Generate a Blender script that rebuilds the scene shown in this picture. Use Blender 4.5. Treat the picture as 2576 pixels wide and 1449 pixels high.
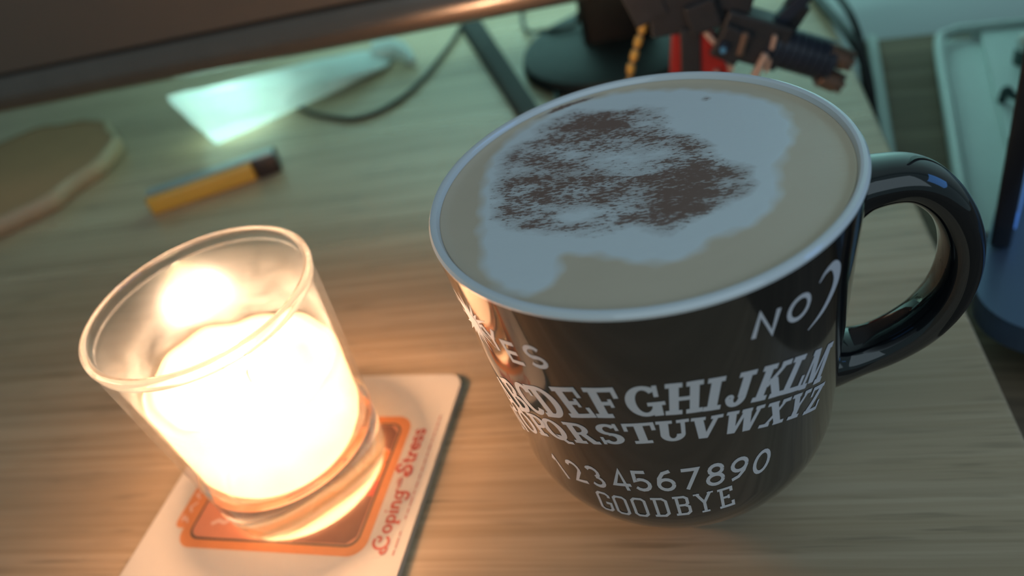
import bpy, bmesh, math, random
import numpy as np
from mathutils import Vector, Matrix
random.seed(4)
for o in list(bpy.data.objects): bpy.data.objects.remove(o, do_unlink=True)
S = bpy.context.scene
COL = S.collection
PI = math.pi
rad = math.radians

# ------------------------------------------------------------------ camera, world, lights, exposure
cam_d = bpy.data.cameras.new('camera')
cam = bpy.data.objects.new('camera', cam_d); COL.objects.link(cam)
R_ = Vector((0.96315178, 0.13196493, -0.2343585)); U_ = Vector((0.09618352, 0.64473354, 0.75833198)); F_ = Vector((-0.25117201, 0.75293022, -0.60828341))
cam.matrix_world = Matrix(((R_.x, U_.x, -F_.x, 0), (R_.y, U_.y, -F_.y, 0), (R_.z, U_.z, -F_.z, 0.18913), (0, 0, 0, 1)))
cam_d.lens = 27.285; cam_d.sensor_width = 36; cam_d.clip_start = 0.01; cam_d.clip_end = 20
cam_d.dof.use_dof = True; cam_d.dof.focus_distance = 0.172; cam_d.dof.aperture_fstop = 8.5
S.camera = cam
S.view_settings.view_transform = 'Standard'; S.view_settings.look = 'None'
S.view_settings.exposure = 0.0; S.view_settings.gamma = 1.0; S.view_settings.use_curve_mapping = False

W = bpy.data.worlds.new('world'); S.world = W; W.use_nodes = True
W.node_tree.nodes['Background'].inputs[0].default_value = (0.50, 0.74, 0.80, 1)
W.node_tree.nodes['Background'].inputs[1].default_value = 0.22

def lamp(name, kind, loc, col, energy, size=0.1, size_y=None, aim=None):
    l = bpy.data.lights.new(name, kind); l.color = col; l.energy = energy
    if kind == 'AREA':
        l.size = size
        if size_y: l.shape = 'RECTANGLE'; l.size_y = size_y
    else: l.shadow_soft_size = size
    o = bpy.data.objects.new(name, l); COL.objects.link(o); o.location = loc
    if aim is not None: o.rotation_euler = (Vector(aim) - Vector(loc)).to_track_quat('-Z', 'Y').to_euler()
    return o
CANDLE = Vector((-0.1358, 0.1460, 0.0))
FLAME_W, STRIP_W, ROOM_W, LED_W = 0.78, 3.4, 7.5, 0.42
lamp('flame_light', 'POINT', (CANDLE.x, CANDLE.y, 0.0505), (1.0, 0.64, 0.42), FLAME_W, 0.008)
lamp('monitor_back_light', 'AREA', (-0.06, 0.43, 0.20), (0.38, 0.84, 0.80), STRIP_W, 0.42, 0.03, (-0.06, 0.66, 0.24))
lamp('room_light', 'AREA', (0.35, -0.75, 1.1), (0.66, 0.84, 0.95), ROOM_W, 1.8, 1.8, (0.0, 0.2, 0.1))
lamp('blue_side_light', 'AREA', (0.50, 0.16, 0.30), (0.10, 0.36, 1.0), 0.36, 0.34, 0.20, (0.05, 0.15, 0.08))  # unseen blue source off to the right, for the handle and rim highlights
lamp('small_teal_led_light', 'POINT', (-0.2905, 0.4310, 0.016), (0.62, 1.0, 0.90), LED_W, 0.006)

# ------------------------------------------------------------------ helpers
def link(name, me, mat=None, parent=None, smooth=True):
    o = bpy.data.objects.new(name, me); COL.objects.link(o)
    if mat is not None:
        for m in (mat if isinstance(mat, (list, tuple)) else [mat]): me.materials.append(m)
    if smooth:
        for p in me.polygons: p.use_smooth = True
    if parent is not None: o.parent = parent
    return o
def mesh(name, v, f, mat=None, parent=None, smooth=True, auto=None):
    me = bpy.data.meshes.new(name); me.from_pydata([tuple(p) for p in v], [], f); me.update()
    bm = bmesh.new(); bm.from_mesh(me); bmesh.ops.recalc_face_normals(bm, faces=bm.faces)
    if auto is not None:
        for e in bm.edges:
            if len(e.link_faces) == 2 and e.calc_face_angle(0) > auto: e.smooth = False
    bm.to_mesh(me); bm.free()
    return link(name, me, mat, parent, smooth)
def thing(name, loc, label, cat, group=None, rz=0):
    o = bpy.data.objects.new(name, None); COL.objects.link(o); o.location = loc; o.rotation_euler = (0, 0, rz)
    o.empty_display_size = 0.01
    tag(o, label, cat, group); return o
def tag(o, label, cat, group=None, kind=None):
    o['label'] = label
    if cat: o['category'] = cat
    if group: o['group'] = group
    if kind: o['kind'] = kind
    return o
def struct(o, label=None):
    o['kind'] = 'structure'
    if label: o['label'] = label
    return o
def lathe(name, prof, mat, parent, n=96, closed=False, fn=None, auto=0.6, cap=True):
    v = []; f = []
    for r, z in prof:
        for i in range(n):
            a = 2 * PI * i / n
            p = (r * math.cos(a), r * math.sin(a), z)
            v.append(fn(*p) if fn else p)
    m = len(prof)
    for j in range(m if closed else m - 1):
        k = (j + 1) % m
        for i in range(n):
            a, b = i, (i + 1) % n
            f.append((j * n + a, j * n + b, k * n + b, k * n + a))
    if not closed and cap:
        if prof[0][0] > 1e-6: f.append(tuple(range(n)))
        if prof[-1][0] > 1e-6: f.append(tuple((m - 1) * n + i for i in range(n)))
    return mesh(name, v, f, mat, parent, auto=auto)
def box_bm(bm, sx, sy, sz, M=Matrix(), bev=0.0, seg=2):
    r = bmesh.ops.create_cube(bm, size=1.0)
    vs = r['verts']
    for q in vs: q.co = Vector((q.co.x * sx, q.co.y * sy, q.co.z * sz))
    if bev > 0:
        es = list({e for q in vs for e in q.link_edges})
        r2 = bmesh.ops.bevel(bm, geom=es, offset=bev, segments=seg, affect='EDGES', profile=0.6)
        vs = list({q for fc in r2['faces'] for q in fc.verts} | {q for q in vs if q.is_valid})
    bmesh.ops.transform(bm, matrix=M, verts=vs)
def box(name, size, loc, mat, parent=None, rot=(0, 0, 0), bev=0.001, seg=3):
    bm = bmesh.new(); box_bm(bm, *size, bev=bev, seg=seg)
    me = bpy.data.meshes.new(name); bm.to_mesh(me); bm.free()
    o = link(name, me, mat, parent, smooth=False); o.location = loc; o.rotation_euler = rot
    for p in me.polygons: p.use_smooth = bev > 0
    for e in me.edges: pass
    return o
def catmull(pts, n=8):
    P = [Vector(p) for p in pts]; P = [P[0] * 2 - P[1]] + P + [P[-1] * 2 - P[-2]]; out = []
    for i in range(1, len(P) - 2):
        a, b, c, d = P[i - 1:i + 3]
        for k in range(n):
            t = k / n
            out.append(0.5 * ((2 * b) + (c - a) * t + (2 * a - 5 * b + 4 * c - d) * t * t + (3 * b - a - 3 * c + d) * t ** 3))
    out.append(P[-2]); return out
def tube(name, pts, r, mat, parent=None, n=12, up=Vector((0, 0, 1)), ry=None, sm=8):
    """swept ellipse; r / ry are a number or a function of 0..1"""
    P = catmull(pts, sm) if sm else [Vector(p) for p in pts]
    v = []; f = []; m = len(P)
    for j, p in enumerate(P):
        t = (P[min(j + 1, m - 1)] - P[max(j - 1, 0)]).normalized()
        s = t.cross(up)
        s = s.normalized() if s.length > 1e-5 else t.orthogonal().normalized()
        w = s.cross(t).normalized()
        k = j / (m - 1)
        ra = r(k) if callable(r) else r
        rb = (ry(k) if callable(ry) else ry) if ry is not None else ra
        for i in range(n):
            a = 2 * PI * i / n
            v.append(p + s * (ra * math.cos(a)) + w * (rb * math.sin(a)))
    for j in range(m - 1):
        for i in range(n):
            a, b = i, (i + 1) % n
            f.append((j * n + a, j * n + b, (j + 1) * n + b, (j + 1) * n + a))
    f.append(tuple(range(n))); f.append(tuple((m - 1) * n + i for i in range(n)))
    return mesh(name, v, f, mat, parent, auto=1.2)
def prism(name, outline, z0, z1, mat, parent=None, smooth=False):
    n = len(outline)
    v = [(x, y, z0) for x, y in outline] + [(x, y, z1) for x, y in outline]
    f = [tuple(range(n)), tuple(range(n, 2 * n))] + [(i, (i + 1) % n, n + (i + 1) % n, n + i) for i in range(n)]
    return mesh(name, v, f, mat, parent, smooth=smooth, auto=0.6)
def rrect(x0, y0, x1, y1, r, k=8):
    o = []
    for cx, cy, a0 in ((x1 - r, y1 - r, 0), (x0 + r, y1 - r, 90), (x0 + r, y0 + r, 180), (x1 - r, y0 + r, 270)):
        for i in range(k + 1):
            a = rad(a0 + 90 * i / k); o.append((cx + r * math.cos(a), cy + r * math.sin(a)))
    return o

# ------------------------------------------------------------------ materials
class NT:
    def __init__(s, name):
        s.m = bpy.data.materials.new(name); s.m.use_nodes = True; s.t = s.m.node_tree; s.N = s.t.nodes
        s.b = s.N['Principled BSDF']; s.out = s.N['Material Output']
    def n(s, ty, **kw):
        q = s.N.new(ty)
        for k, v in kw.items():
            if k in q.inputs: q.inputs[k].default_value = v
            else: setattr(q, k, v)
        return q
    def l(s, a, b): s.t.links.new(a, b)
    def noise(s, vec, scale, detail=3, rough=0.5, dist=0):
        q = s.n('ShaderNodeTexNoise'); q.inputs['Scale'].default_value = scale; q.inputs['Detail'].default_value = detail
        q.inputs['Roughness'].default_value = rough; q.inputs['Distortion'].default_value = dist
        if vec is not None: s.l(vec, q.inputs['Vector'])
        return q.outputs['Fac']
    def map(s, vec, scale=(1, 1, 1), loc=(0, 0, 0), rot=(0, 0, 0)):
        q = s.n('ShaderNodeMapping'); q.inputs['Scale'].default_value = scale; q.inputs['Location'].default_value = loc; q.inputs['Rotation'].default_value = rot
        s.l(vec, q.inputs['Vector']); return q.outputs[0]
    def obj(s): return s.n('ShaderNodeTexCoord').outputs['Object']
    def ramp(s, fac, stops):
        q = s.n('ShaderNodeValToRGB'); e = q.color_ramp.elements
        while len(e) < len(stops): e.new(0.5)
        for k, (p, c) in zip(e, stops): k.position = p; k.color = (c, c, c, 1) if isinstance(c, (int, float)) else (*c, 1)
        s.l(fac, q.inputs[0]); return q.outputs[0]
    def mix(s, fac, a, b, ty='MIX'):
        q = s.n('ShaderNodeMix'); q.data_type = 'RGBA'; q.blend_type = ty
        for k, v in ((0, fac), (6, a), (7, b)):
            if hasattr(v, 'is_linked') or hasattr(v, 'links'): s.l(v, q.inputs[k])
            elif k == 0: q.inputs[0].default_value = v
            else: q.inputs[k].default_value = (*v, 1) if len(v) == 3 else v
        return q.outputs[2]
    def math(s, op, a, b=0.0, c=None):
        q = s.n('ShaderNodeMath'); q.operation = op
        for k, v in enumerate((a, b) if c is None else (a, b, c)):
            if isinstance(v, (int, float)): q.inputs[k].default_value = v
            else: s.l(v, q.inputs[k])
        return q.outputs[0]
    def bump(s, h, st=0.2, d=0.001):
        q = s.n('ShaderNodeBump'); q.inputs['Strength'].default_value = st; q.inputs['Distance'].default_value = d
        s.l(h, q.inputs['Height']); s.l(q.outputs[0], s.b.inputs['Normal'])
def plain(name, col, rough=0.5, metal=0.0, coat=0.0, spec=0.5, var=0.12, scale=60, bump=0.0):
    k = NT(name); v = k.obj(); f = k.noise(v, scale, 3)
    c1 = tuple(max(0, c * (1 - var)) for c in col); c2 = tuple(min(1, c * (1 + var)) for c in col)
    k.l(k.mix(f, c1, c2), k.b.inputs['Base Color'])
    k.b.inputs['Roughness'].default_value = rough; k.b.inputs['Metallic'].default_value = metal
    k.b.inputs['Coat Weight'].default_value = coat; k.b.inputs['Coat Roughness'].default_value = 0.05
    k.b.inputs['Specular IOR Level'].default_value = spec
    if bump: k.bump(f, bump, 0.0006)
    return k.m
def bamboo(name, light, dark, rough=0.30, axis=0):
    k = NT(name); v = k.obj()
    if axis: v = k.map(v, rot=(0, 0, rad(90)))
    fine = k.noise(k.map(v, (6, 420, 420)), 1.0, 5, 0.6, 0.1)
    mid = k.noise(k.map(v, (3.5, 75, 75)), 1.0, 3, 0.5, 0.4)
    broad = k.noise(k.map(v, (4.0, 22, 22)), 1.0, 2)
    fl = k.noise(k.map(v, (28, 520, 520), (3, 1, 0)), 1.0, 2, 0.5, 0.2)
    knot = k.noise(k.map(v, (22, 60, 60), (1.3, 4, 0)), 1.0, 2, 0.5, 0.5)
    c = k.mix(k.ramp(fine, [(0.34, 0.0), (0.66, 1.0)]), dark, light)
    c = k.mix(k.ramp(mid, [(0.36, 0.42), (0.6, 0.0)]), c, tuple(x * 0.62 for x in dark))
    c = k.mix(k.ramp(broad, [(0.38, 0.28), (0.62, 0.0)]), c, dark)
    dk = tuple(x * 0.42 for x in dark)
    flk = k.math('MULTIPLY', k.ramp(fl, [(0.55, 0.0), (0.66, 0.55)]), k.ramp(knot, [(0.46, 0.0), (0.62, 0.9)]))
    c = k.mix(flk, c, dk)
    kn = k.ramp(knot, [(0.69, 0.0), (0.80, 0.45)])
    c = k.mix(kn, c, dk)
    k.l(c, k.b.inputs['Base Color'])
    k.l(k.ramp(mid, [(0.3, rough + 0.06), (0.7, rough - 0.04)]), k.b.inputs['Roughness'])
    k.bump(fine, 0.10, 0.0003)
    return k.m
def emis(name, col, st):
    k = NT(name); e = k.n('ShaderNodeEmission'); e.inputs[0].default_value = (*col, 1); e.inputs[1].default_value = st
    k.l(e.outputs[0], k.out.inputs[0]); return k.m
def glass(name, ior=1.48, haze=0.0, rough=0.0, tint=(1, 1, 1)):
    k = NT(name)
    b = k.b; b.inputs['Base Color'].default_value = (*tint, 1); b.inputs['Transmission Weight'].default_value = 1
    b.inputs['IOR'].default_value = ior; b.inputs['Roughness'].default_value = rough
    return k.m

M_desk = bamboo('bamboo_desk', (0.56, 0.40, 0.255), (0.40, 0.27, 0.155))
M_table = bamboo('brown_wood', (0.20, 0.135, 0.080), (0.12, 0.080, 0.048), 0.75)
M_wall = plain('wall_paint', (0.55, 0.58, 0.56), 0.8, scale=8, var=0.05)
M_floor = bamboo('floor_wood', (0.10, 0.07, 0.045), (0.06, 0.045, 0.03), 0.6)
M_black = plain('black_plastic', (0.012, 0.012, 0.013), 0.38, coat=0.2)
M_mug = plain('black_glaze', (0.016, 0.014, 0.013), 0.09, coat=0.6, var=0.05)
M_handle = plain('black_handle_glaze', (0.006, 0.007, 0.009), 0.06, coat=0.8, var=0.05)
M_white = plain('white_glaze', (0.72, 0.73, 0.74), 0.12, coat=0.5, var=0.02)
M_print = plain('grey_white_print', (0.70, 0.66, 0.68), 0.5, var=0.05)
M_cable = plain('black_rubber', (0.012, 0.013, 0.013), 0.5)

# ------------------------------------------------------------------ setting: desk, side table, wall, floor
desk = thing('desk', (-0.58, 0.16, 0), 'pale bamboo desk top under the mug and candle', 'desk')
desktop = box('desktop', (1.3130, 1.06, 0.022), (0, 0, -0.0110), M_desk, desk, bev=0.0020)
desk.location = (0.0765 - 0.6565, 0.06, 0)
for sx in (-0.6, 0.6):
    for sy in (-0.48, 0.48): box('leg', (0.05, 0.05, 0.70), (sx, sy, -0.372), M_black, desk, bev=0.003)
table = thing('side_table', (0.358, 0.08, -0.045), 'dark brown wooden side table standing lower beside the bamboo desk', 'table', rz=rad(-8))
box('tabletop', (0.62, 0.81, 0.02), (0.0, -0.020, -0.010), M_table, table, bev=0.001)
for sx in (-0.27, 0.27):
    for sy in (-0.39, 0.35): box('leg', (0.04, 0.04, 0.655), (sx, sy, -0.3475), M_black, table, bev=0.003)
strip = box('edge_strip', (0.0055, 0.78, 0.006), (-0.3035, -0.01, 0.003), plain('frosted_plastic', (0.34, 0.38, 0.36), 0.5), table, bev=0.001)
strip['label'] = 'pale grey edging strip'
fl = mesh('floor', [(-3, -3, -0.73), (3, -3, -0.73), (3, 0.66, -0.73), (-3, 0.66, -0.73)], [(0, 1, 2, 3)], M_floor); struct(fl)
wl = box('wall_back', (6, 0.05, 3.2), (0, 0.685, 0.87), M_wall, bev=0); struct(wl)

# ------------------------------------------------------------------ mug
MX, MY = -0.014125, 0.145413
R1, MH = 0.04633, 0.10076
def wall_r(z):
    if z >= 0.035: return 0.04075 + (R1 - 0.04075) * (z - 0.035) / (MH - 0.035)
    return max(0.0205, -0.0175 + 0.05825 * math.sqrt(max(0.0, 1 - ((0.035 - z) / 0.0349) ** 2)))
mug = thing('mug', (MX, MY, 0), 'large black mug with white lettering, white rim and round black handle', 'mug')
prof = [(0.0, 0.0012), (0.018, 0.0012), (0.0192, 0.0), (0.0205, 0.0), (0.0212, 0.002), (0.0215, 0.0085)]
z = 0.0095
while z < 0.0965: prof.append((wall_r(z), z)); z += 0.0028 if z < 0.034 else 0.006
prof.append((wall_r(0.0992), 0.0992))
lathe('body', prof, M_mug, mug, n=160, cap=False)
T = 0.0024
inner = [(wall_r(0.0992), 0.0992), (wall_r(0.0999) + 0.00005, 0.0999), (R1 - 0.0005, 0.1006), (R1 - 0.0012, 0.10076), (R1 - 0.0019, 0.1005), (R1 - T, 0.0995)]
z = 0.096
while z > 0.014: inner.append((wall_r(z) - T - (0.0 if z > 0.03 else 0.001), z)); z -= 0.008
inner.append((0.0, 0.010))
lathe('white_lining', inner, M_white, mug, n=160, cap=False)['label'] = 'white glazed inside and rim'
hp = [(0.0405, 0, 0.0875), (0.0475, 0, 0.0888), (0.0560, 0, 0.0882), (0.0625, 0, 0.0828), (0.0668, 0, 0.0740), (0.0680, 0, 0.0645), (0.0662, 0, 0.0550), (0.0612, 0, 0.0468), (0.0535, 0, 0.0410), (0.0460, 0, 0.0385), (0.0385, 0, 0.0380)]
def hr(k): return 0.0066 + 0.0030 * math.exp(-(k / 0.09) ** 2) + 0.0026 * math.exp(-((1 - k) / 0.09) ** 2)
def ht(k): return 0.0042 + 0.0030 * math.exp(-(k / 0.07) ** 2) + 0.0022 * math.exp(-((1 - k) / 0.07) ** 2)
hd = tube('handle', [(x, y, zz) for x, y, zz in hp], hr, M_handle, mug, n=28, up=Vector((0.001, 0, 0.9)), ry=ht, sm=10)
# rebuild the sweep with a frame that stays in the handle plane
def handle_mesh(o):
    P = catmull([Vector(p) for p in hp], 10); m = len(P); n = 28; v = []
    for j, p in enumerate(P):
        t = (P[min(j + 1, m - 1)] - P[max(j - 1, 0)]).normalized(); s = Vector((0, 1, 0)); w = s.cross(t).normalized(); k = j / (m - 1)
        for i in range(n):
            a = 2 * PI * i / n; c, d = math.cos(a), math.sin(a)
            c = math.copysign(abs(c) ** 0.8, c); d = math.copysign(abs(d) ** 0.8, d)
            v.append(p + s * (hr(k) * c) + w * (ht(k) * d))
    for q, co in zip(o.data.vertices, v): q.co = co
    bm = bmesh.new(); bm.from_mesh(o.data); bmesh.ops.recalc_face_normals(bm, faces=bm.faces); bm.to_mesh(o.data); bm.free()
handle_mesh(hd); hd.rotation_euler = (0, 0, rad(3))

# ---- lettering: every glyph is a list of small patches in an em box 1 high, wrapped on the wall
def quad(a, b, c, d, n=None, m=None):
    w = max(math.dist(a, b), math.dist(d, c)); h = max(math.dist(a, d), math.dist(b, c))
    n = n or max(1, math.ceil(w / 0.14)); m = m or max(1, math.ceil(h / 0.25)); g = []
    for j in range(m + 1):
        for i in range(n + 1):
            s, t = i / n, j / m
            g.append((a[0] * (1 - s) * (1 - t) + b[0] * s * (1 - t) + c[0] * s * t + d[0] * (1 - s) * t,
                      a[1] * (1 - s) * (1 - t) + b[1] * s * (1 - t) + c[1] * s * t + d[1] * (1 - s) * t))
    return g, n, m
def RC(x0, y0, x1, y1): return quad((x0, y0), (x1, y0), (x1, y1), (x0, y1))
def DG(x0, y0, x1, y1, w): return quad((x0 - w / 2, y0), (x0 + w / 2, y0), (x1 + w / 2, y1), (x1 - w / 2, y1))
def AR(cx, cy, rx, ry, a0, a1, wx, wy=None, k=None):
    wy = wy or wx; k = k or max(6, int(abs(a1 - a0) / 11)); g = []
    for j in range(3):
        for i in range(k + 1):
            a = rad(a0 + (a1 - a0) * i / k); c, s = math.cos(a), math.sin(a); t = j / 2
            g.append((cx + (rx - wx * t) * c, cy + (ry - wy * t) * s))
    return g, k, 2
def PL(pts, w):
    """polyline ribbon, w a number or list"""
    n = len(pts); ws = w if isinstance(w, list) else [w] * n; g0 = []; g1 = []
    for i in range(n):
        a = pts[max(i - 1, 0)]; b = pts[i]; c = pts[min(i + 1, n - 1)]
        def nr(p, q):
            L = math.dist(p, q) or 1; return (-(q[1] - p[1]) / L, (q[0] - p[0]) / L)
        n1 = nr(a, b) if i else nr(b, c); n2 = nr(b, c) if i < n - 1 else n1
        bx, by = n1[0] + n2[0], n1[1] + n2[1]; L = math.hypot(bx, by) or 1; bx /= L; by /= L
        k = min(1.9, 1 / max(0.35, bx * n1[0] + by * n1[1])) * ws[i] / 2
        g0.append((b[0] - bx * k, b[1] - by * k)); g1.append((b[0] + bx * k, b[1] + by * k))
    # subdivide along
    h0, h1 = [g0[0]], [g1[0]]
    for i in range(1, n):
        m = max(1, math.ceil(math.dist(pts[i - 1], pts[i]) / 0.2))
        for j in range(1, m + 1):
            t = j / m
            h0.append(tuple(g0[i - 1][q] * (1 - t) + g0[i][q] * t for q in (0, 1))); h1.append(tuple(g1[i - 1][q] * (1 - t) + g1[i][q] * t for q in (0, 1)))
    return h0 + h1, len(h0) - 1, 1
st, th, sl = 0.25, 0.13, 0.14
SLAB = {
 'A': [DG(.17, .1, .44, 1, .15), DG(.80, .1, .53, 1, .25), RC(.28, .27, .72, .38), RC(.0, 0, .34, sl), RC(.60, 0, 1.0, sl)],
 'B': [RC(.12, 0, .37, 1), RC(0, 0, .5, sl), RC(0, 1 - sl, .5, 1), AR(.5, .745, .38, .255, -90, 90, .22, .13), AR(.5, .27, .42, .27, -90, 90, .23, .13), RC(.3, .46, .55, .56)],
 'C': [AR(.47, .5, .47, .5, 40, 320, .26, .13), RC(.74, .62, .86, .98), RC(.60, .72, .86, .80)],
 'D': [RC(.12, 0, .37, 1), RC(0, 0, .45, sl), RC(0, 1 - sl, .45, 1), AR(.42, .5, .52, .5, -90, 90, .26, .13)],
 'E': [RC(.12, 0, .37, 1), RC(0, 0, .88, sl), RC(0, 1 - sl, .86, 1), RC(.3, .44, .60, .56), RC(.75, 0, .88, .34), RC(.73, .66, .86, 1), RC(.56, .36, .66, .64)],
 'F': [RC(.12, 0, .37, 1), RC(0, 0, .5, sl), RC(0, 1 - sl, .88, 1), RC(.3, .43, .60, .55), RC(.75, .64, .88, 1), RC(.56, .35, .66, .63)],
 'G': [AR(.48, .5, .48, .5, 42, 330, .26, .13), RC(.75, .62, .87, .98), RC(.66, 0.0, .90, .42), RC(.54, .34, 1.0, .46)],
 'H': [RC(.10, 0, .34, 1), RC(.62, 0, .86, 1), RC(.3, .44, .66, .56), RC(0, 0, .43, sl), RC(0, 1 - sl, .43, 1), RC(.53, 0, .96, sl), RC(.53, 1 - sl, .96, 1)],
 'I': [RC(.10, 0, .36, 1), RC(0, 0, .46, sl), RC(0, 1 - sl, .46, 1)],
 'J': [RC(.38, .28, .63, 1), RC(.26, 1 - sl, .75, 1), AR(.34, .28, .29, .28, 180, 360, .22, .13), AR(.16, .27, .12, .12, 0, 350, .09, .09)],
 'K': [RC(.10, 0, .35, 1), RC(0, 0, .46, sl), RC(0, 1 - sl, .46, 1), DG(.30, .38, .78, .95, .17), DG(.80, .05, .48, .6, .28), RC(.56, 0, .98, sl), RC(.60, 1 - sl, .95, 1)],
 'L': [RC(.12, 0, .37, 1), RC(0, 0, .84, sl), RC(0, 1 - sl, .5, 1), RC(.71, 0, .84, .40)],
 'M': [RC(.08, 0, .21, 1), RC(.82, 0, 1.07, 1), DG(.50, .1, .24, 1, .25), DG(.56, .1, .82, 1, .14), RC(0, 0, .32, sl), RC(.72, 0, 1.16, sl), RC(0, 1 - sl, .3, 1), RC(.84, 1 - sl, 1.16, 1)],
 'N': [RC(.10, 0, .22, 1), RC(.72, 0, .84, 1), DG(.76, 0, .24, 1, .26), RC(0, 0, .34, sl), RC(0, 1 - sl, .3, 1), RC(.60, 1 - sl, .96, 1)],
 'O': [AR(.48, .5, .48, .5, 0, 360, .26, .13)],
 'P': [RC(.12, 0, .37, 1), RC(0, 0, .5, sl), RC(0, 1 - sl, .5, 1), AR(.48, .70, .40, .30, -90, 90, .23, .13), RC(.3, .40, .5, .53)],
 'Q': [AR(.48, .5, .48, .5, 0, 360, .26, .13), DG(.78, -.10, .48, .26, .22), RC(.68, -.12, .98, 0.0)],
 'R': [RC(.12, 0, .37, 1), RC(0, 0, .5, sl), RC(0, 1 - sl, .5, 1), AR(.48, .72, .38, .28, -90, 90, .23, .13), RC(.3, .44, .5, .56), DG(.82, .02, .56, .5, .26), RC(.70, 0, 1.0, sl)],
 'S': [AR(.43, .73, .36, .27, 20, 270, .22, .13), AR(.43, .28, .38, .28, -160, 90, .24, .13), RC(.68, .66, .79, 1), RC(.04, 0, .15, .36), RC(.38, .43, .48, .57)],
 'T': [RC(.34, 0, .60, 1), RC(0, 1 - sl, .94, 1), RC(.20, 0, .74, sl), RC(0, .62, .12, 1), RC(.82, .62, .94, 1)],
 'U': [RC(.10, .3, .35, 1), RC(.70, .3, .82, 1), AR(.46, .34, .36, .34, 180, 360, .25, .14), RC(0, 1 - sl, .46, 1), RC(.58, 1 - sl, .94, 1)],
 'V': [DG(.44, 0, .20, 1, .26), DG(.50, 0, .76, 1, .14), RC(0, 1 - sl, .42, 1), RC(.58, 1 - sl, .94, 1)],
 'W': [DG(.34, 0, .18, 1, .24), DG(.40, 0, .62, 1, .12), DG(.84, 0, .66, 1, .24), DG(.90, 0, 1.08, 1, .13), RC(0, 1 - sl, .38, 1), RC(.48, 1 - sl, .82, 1), RC(.94, 1 - sl, 1.24, 1)],
 'X': [DG(.74, 0, .24, 1, .28), DG(.22, .05, .74, .95, .14), RC(0, 0, .38, sl), RC(.54, 0, .96, sl), RC(.03, 1 - sl, .44, 1), RC(.58, 1 - sl, .94, 1)],
 'Y': [RC(.34, 0, .60, .46), DG(.46, .36, .20, 1, .26), DG(.50, .4, .76, 1, .14), RC(.20, 0, .72, sl), RC(0, 1 - sl, .42, 1), RC(.58, 1 - sl, .94, 1)],
 'Z': [DG(.16, .05, .66, .95, .28), RC(0, 0, .84, sl), RC(.02, 1 - sl, .82, 1), RC(.71, 0, .84, .38), RC(.02, .64, .14, 1)],
}
def arc(cx, cy, rx, ry, a0, a1, k=10): return [(cx + rx * math.cos(rad(a0 + (a1 - a0) * i / k)), cy + ry * math.sin(rad(a0 + (a1 - a0) * i / k))) for i in range(k + 1)]
w_ = 0.17
LINE = {   # plain single-stroke capitals and figures
 'Y': [PL([(.02, 1), (.4, .48), (.4, 0)], w_), PL([(.78, 1), (.4, .48)], w_)],
 'E': [PL([(.70, .93), (.08, .93), (.08, .07), (.72, .07)], w_), PL([(.08, .5), (.62, .5)], w_)],
 'S': [PL(arc(.38, .70, .31, .235, 25, 250, 9) + arc(.38, .27, .33, .215, 75, -155, 9), w_)],
 'N': [PL([(.07, 0), (.07, .97), (.75, .04), (.75, 1)], w_)],
 'O': [PL(arc(.45, .5, .42, .45, 0, 360, 22), w_)],
 '1': [PL([(.08, .80), (.24, .96), (.24, 0)], .15)],
 '2': [PL(arc(.33, .68, .27, .26, 160, -30, 8) + [(.06, .07), (.66, .07)], .15)],
 '3': [PL(arc(.33, .72, .25, .22, 150, -80, 8), .15), PL(arc(.33, .29, .29, .23, 80, -150, 9), .15)],
 '4': [PL([(.52, 0), (.52, .97), (.05, .28), (.74, .28)], .15)],
 '5': [PL([(.62, .93), (.16, .93), (.11, .52)] + arc(.34, .32, .30, .26, 120, -150, 10), .15)],
 '6': [PL(arc(.36, .31, .29, .25, 0, 360, 16), .15), PL([(.07, .33), (.13, .62), (.30, .86), (.58, .95)], .15)],
 '7': [PL([(.05, .93), (.66, .93), (.24, 0)], .15)],
 '8': [PL(arc(.36, .73, .25, .21, 0, 360, 14), .15), PL(arc(.36, .28, .30, .23, 0, 360, 16), .15)],
 '9': [PL(arc(.36, .68, .29, .26, 0, 360, 16), .15), PL([(.65, .66), (.58, .38), (.40, .15), (.14, .05)], .15)],
 '0': [PL(arc(.36, .5, .31, .44, 0, 360, 20), .15)],
}
g_ = 0.115
OCT = {    # narrow cut-corner capitals with small feet
 'G': [PL([(.52, .74), (.52, .86), (.42, .95), (.16, .95), (.06, .85), (.06, .15), (.16, .05), (.42, .05), (.52, .15), (.52, .44), (.32, .44)], g_)],
 'O': [PL([(.29, .95), (.16, .95), (.06, .85), (.06, .15), (.16, .05), (.42, .05), (.52, .15), (.52, .85), (.42, .95), (.28, .95)], g_)],
 'D': [PL([(.0, .95), (.40, .95), (.53, .83), (.53, .17), (.40, .05), (.0, .05)], g_), PL([(.13, .05), (.13, .95)], g_)],
 'B': [PL([(.0, .95), (.40, .95), (.50, .86), (.50, .60), (.42, .52), (.13, .52)], g_), PL([(.40, .52), (.53, .42), (.53, .15), (.42, .05), (.0, .05)], g_), PL([(.13, .05), (.13, .95)], g_)],
 'Y': [PL([(.05, 1), (.29, .50), (.29, .02)], g_), PL([(.55, 1), (.29, .50)], g_), PL([(.14, .04), (.44, .04)], .09), PL([(-.06, .97), (.16, .97)], .08), PL([(.44, .97), (.66, .97)], .08)],
 'E': [PL([(.0, .95), (.50, .95), (.50, .76)], g_), PL([(.0, .05), (.52, .05), (.52, .26)], g_), PL([(.13, .05), (.13, .95)], g_), PL([(.13, .52), (.38, .52)], g_), PL([(.38, .42), (.38, .62)], .08)],
}
def glyph_width(ps): return max(p[0] for g, _, _ in ps for p in g), min(p[0] for g, _, _ in ps for p in g)
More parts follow.
